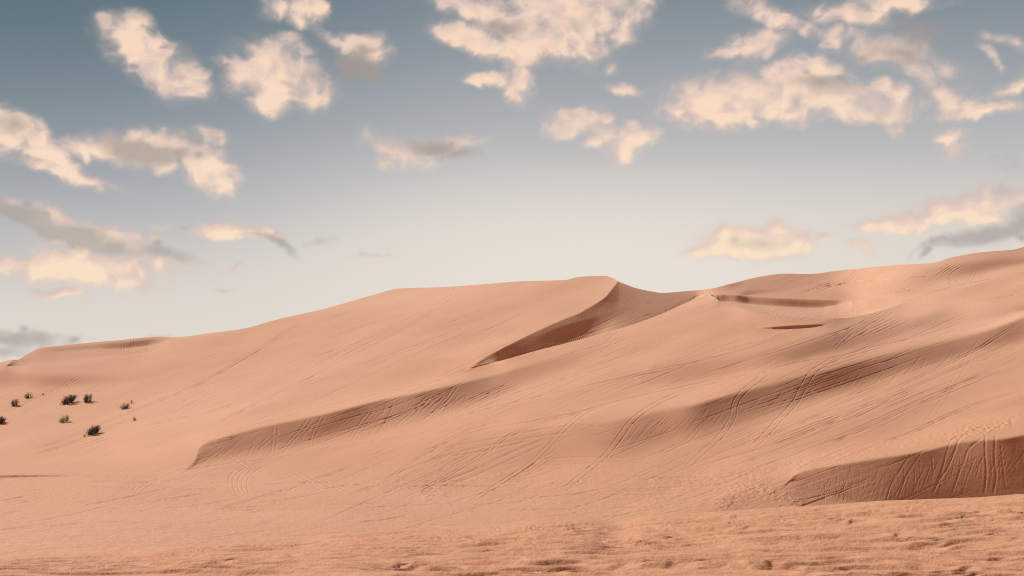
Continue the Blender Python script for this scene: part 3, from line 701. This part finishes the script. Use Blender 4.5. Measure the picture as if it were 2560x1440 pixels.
# distances along each sight line: shared rows, stretched so that the last one sits on the crest
DD = rowsd[:, None] * (1 + (dcr / 38.0 - 1) * smooth(8, 38, rowsd)[:, None])
zc = HC + (VH - vh_) / F * dcr; zb = HC + (VH - 1440) / F * 17.0
k = (DD - 17.0) / (dcr - 17.0)
ZZ = zb + (zc - zb) * k
ZZ = np.where(k < 0, zb + (zc - zb) * k * .6, ZZ)
UUf = np.broadcast_to(uf, DD.shape); XX = (UUf - UC) / F * DD
edge = .25 + .75 * smooth(0, 3.5, dcr - DD)
def bumps(x, y):
    wx, wy = x + .6 * fbm(x * .4, y * .3, 101, 2), y + .6 * fbm(x * .3 + 9, y * .3, 103, 2)
    n1 = fbm(wx * .30, wy * .30, 111, 3)
    n2 = fbm(wx * 1.3, wy * .9, 115, 3)
    def lips(t, drop):                                            # wind lips: level, then a short drop on the near side
        s = t - np.floor(t); s = np.where(s < 1 - drop, s / (1 - drop), (1 - s) / drop)
        return s * s * (3 - 2 * s)
    s1 = lips(y * .42 + 1.0 * fbm(x * .24, y * .16, 119, 3, .4), .10)
    s2 = lips(y * .95 + 1.25 * fbm(x * .44, y * .26, 129, 3, .4), .13)
    s3 = lips(y * 2.1 + 1.5 * fbm(x * .95, y * .5, 131, 3, .4), .18)
    m1 = .25 + .6 * smooth(-.22, .3, fbm(x * .36, y * .22, 121, 2)); m2 = .3 + .6 * smooth(-.2, .25, fbm(x * .55 + 7, y * .35, 123, 2)); m3 = .3 + .7 * smooth(-.2, .3, fbm(x * .9, y * .5 + 3, 127, 2))
    feet = np.minimum(fbm(x * 3.4, y * 1.8, 117, 2) + .30, 0) * smooth(.05, .35, fbm(x * .5, y * .3, 125, 2))
    return .07 * n1 + .018 * n2 - .085 * s1 * m1 - .070 * s2 * m2 - .042 * s3 * m3
ZZ = ZZ + bumps(XX, DD) * edge * smooth(1.5, 6, DD)
tb = np.linspace(0, 1, 12)[1:, None]
LY = DD[-1] + 9 * tb; LX = XX[-1] * LY / DD[-1]; LZ = ZZ[-1] * (1 - tb) + (-1.6) * tb + .25 * np.sin(np.pi * tb) * .0
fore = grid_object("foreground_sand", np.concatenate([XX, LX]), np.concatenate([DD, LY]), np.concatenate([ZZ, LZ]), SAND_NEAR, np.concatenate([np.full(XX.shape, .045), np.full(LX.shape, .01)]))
fore['kind'] = 'structure'

# ---------------------------------------------------------------- desert floor out to the horizon
n = 41; gx = np.linspace(-1, 1, n); gx = np.sign(gx) * np.abs(gx) ** 3 * 20000
GX, GY = np.meshgrid(gx, gx)
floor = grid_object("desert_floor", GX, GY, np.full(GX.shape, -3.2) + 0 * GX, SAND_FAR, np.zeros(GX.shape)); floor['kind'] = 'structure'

# ---------------------------------------------------------------- shrubs
def plain_mat(name, a, b, scale):
    m = bpy.data.materials.new(name); m.use_nodes = True; t = m.node_tree; p = t.nodes['Principled BSDF']; p.inputs['Roughness'].default_value = .8
    p.inputs['Specular IOR Level'].default_value = .2
    n = t.nodes.new('ShaderNodeTexNoise'); n.inputs['Scale'].default_value = scale; tc = t.nodes.new('ShaderNodeTexCoord'); t.links.new(tc.outputs['Object'], n.inputs['Vector'])
    r = t.nodes.new('ShaderNodeValToRGB'); r.color_ramp.elements[0].position = .35; r.color_ramp.elements[1].position = .65
    r.color_ramp.elements[0].color = (*a, 1); r.color_ramp.elements[1].color = (*b, 1); t.links.new(n.outputs[0], r.inputs[0]); t.links.new(r.outputs[0], p.inputs['Base Color'])
    return m
LEAF = plain_mat("shrub_leaf", (.070, .070, .055), (.15, .145, .115), 5)
WOOD = plain_mat("shrub_wood", (.09, .065, .05), (.16, .12, .09), 9)

def ground_at(u, v):
    j = int(round((u - u1[0]) / DU)); col = Vall[:, j]; i = int(np.argmin(np.abs(col - v)))
    return np.array([X[i, j], Y[i, j], Z[i, j]])

def shrub(u, v, wpx, hpx, lean, label, dens=1.0, seed=0, gap=0.0):
    """a desert bush: splayed woody stems carrying many narrow leaves; u, v is the middle of its foot"""
    R = random.Random(seed); o = ground_at(u, v); px = o[1] / F
    W, Hh = wpx * px / 2 * .70, hpx * px * .72
    root = bpy.data.objects.new("desert_shrub", None); C.objects.link(root); root.location = o
    root['label'] = label; root['category'] = 'shrub'; root['group'] = 'desert shrubs on the left dune'
    sb, lb = bmesh.new(), bmesh.new()
    def local(x, y):                                             # ground height under a point of the bush
        g = ground_at(np.clip((o[0] + x) / (o[1] + y) * F + UC, -300, 2800), v - lean * x / px) if True else o
        return lean * x
    def tube(bm, p0, p1, r0, r1):
        d = np.array(p1) - np.array(p0); l = np.linalg.norm(d) + 1e-6; d /= l
        a = np.cross(d, (0.3, .2, 1)); a /= np.linalg.norm(a); b = np.cross(d, a)
        ring = []
        for p, r in ((p0, r0), (p1, r1)):
            ring.append([bm.verts.new(np.array(p) + r * (math.cos(k * math.tau / 4) * a + math.sin(k * math.tau / 4) * b)) for k in range(4)])
        for k in range(4): bm.faces.new((ring[0][k], ring[0][(k + 1) % 4], ring[1][(k + 1) % 4], ring[1][k]))
    def leaf(p, d, ln, wd):
        d = np.array(d) / (np.linalg.norm(d) + 1e-6); s = np.cross(d, (R.uniform(-1, 1), R.uniform(-1, 1), R.uniform(-1, 1))); s /= np.linalg.norm(s) + 1e-6
        p = np.array(p); q = [p, p + d * ln * .5 + s * wd, p + d * ln, p + d * ln * .5 - s * wd]
        lb.faces.new([lb.verts.new(x) for x in q])
    nst = max(7, int(26 * dens * min(1, W / .5)))
    for k in range(nst):
        bx = R.uniform(-.75, .75) * W; by = R.uniform(-.6, .6) * W
        base = np.array([bx * .8, by * .8, lean * bx * .8 - .05]) if wpx > 16 else np.array([0, 0, -.05])
        hh = Hh * R.uniform(.55, 1.0) * (1 - .6 * (bx / W) ** 2)
        tip = np.array([bx * 1.1 + R.uniform(-.2, .2) * W, by * 1.2 + R.uniform(-.3, .3) * W, lean * bx + hh])
        if gap and abs(bx - gap * W) < .22 * W: tip[2] = base[2] + hh * .4
        mid = (base + tip) / 2 + np.array([R.uniform(-.1, .1) * W, R.uniform(-.1, .1) * W, .1 * hh])
        tube(sb, base, mid, .012 + .02 * W, .010); tube(sb, mid, tip, .010, .005)
        nl = int(32 * dens)
        for q in range(nl):
            t = R.uniform(.05, 1.02); p = base * (1 - t) + tip * t if t > .5 else base + (mid - base) * 2 * t
            p = p + np.array([R.gauss(0, .10), R.gauss(0, .10), R.gauss(0, .05)]) * (W + .25)
            p[2] = max(p[2], lean * p[0] + .0)
            leaf(p, (tip - base) * .6 + np.array([R.uniform(-1, 1), R.uniform(-1, 1), R.uniform(-.3, .9)]) * Hh, R.uniform(.08, .17) * (.4 + W), R.uniform(.008, .02) * (.4 + W))
    if wpx <= 16: bmesh.ops.remove_doubles(sb, verts=sb.verts, dist=.025)
    for bm, nm, mt in ((sb, 'stem', WOOD), (lb, 'foliage', LEAF)):
        me = bpy.data.meshes.new(nm); bm.to_mesh(me); bm.free(); me.materials.append(mt)
        c = bpy.data.objects.new(nm, me); C.objects.link(c); c.parent = root
    return root
SHRUBS = [
 (37,1014,30,26,.35,'round dark shrub, lower of the two bushes at the far left of the slope',1.0,0),
 (71,995,30,20,.35,'small twiggy open desert shrub, uppermost of the bushes on the left dune',.8,0),
 (171,1008,54,28,.62,'long dense dark desert shrub leaning up the slope beside the upright bush',1.5,0),
 (220,1005,32,34,.30,'upright spiky dark desert shrub right of the long leaning bush',1.3,0),
 (312,1022,32,22,.45,'patchy desert shrub with a bare sandy gap in its middle',1.0,.15),
 (329,1008,11,11,.3,'tiny tuft of desert shrub just above the patchy bush with the sandy gap',.8,0),
 (162,1055,44,24,.45,'thin greyish sparse desert shrub below the long leaning bush',.75,0),
 (234,1086,50,27,.55,'thick dark desert shrub standing lowest on the left dune slope',1.5,0),
 (212,1091,13,9,.3,'small dry brownish tuft of shrub at the foot of the lowest thick bush',.5,0),
 (336,1052,15,12,.4,'small isolated tufted shrub farthest right on the left dune slope',.9,0),
 (2,1059,34,24,.35,'dark desert shrub cut off by the left edge of the view',1.3,0),
 (48,1018,7,5,.3,'tiny dark sprig just below the round shrub at the far left',.7,0),
 (108,987,7,5,.3,'tiny dark sprig to the right of the uppermost twiggy shrub',.7,0),
]
for i, (u, v, w, h, lean, lab, dens, gp) in enumerate(SHRUBS): shrub(u, v, w, h, lean, lab, dens, 20 + i, gp)
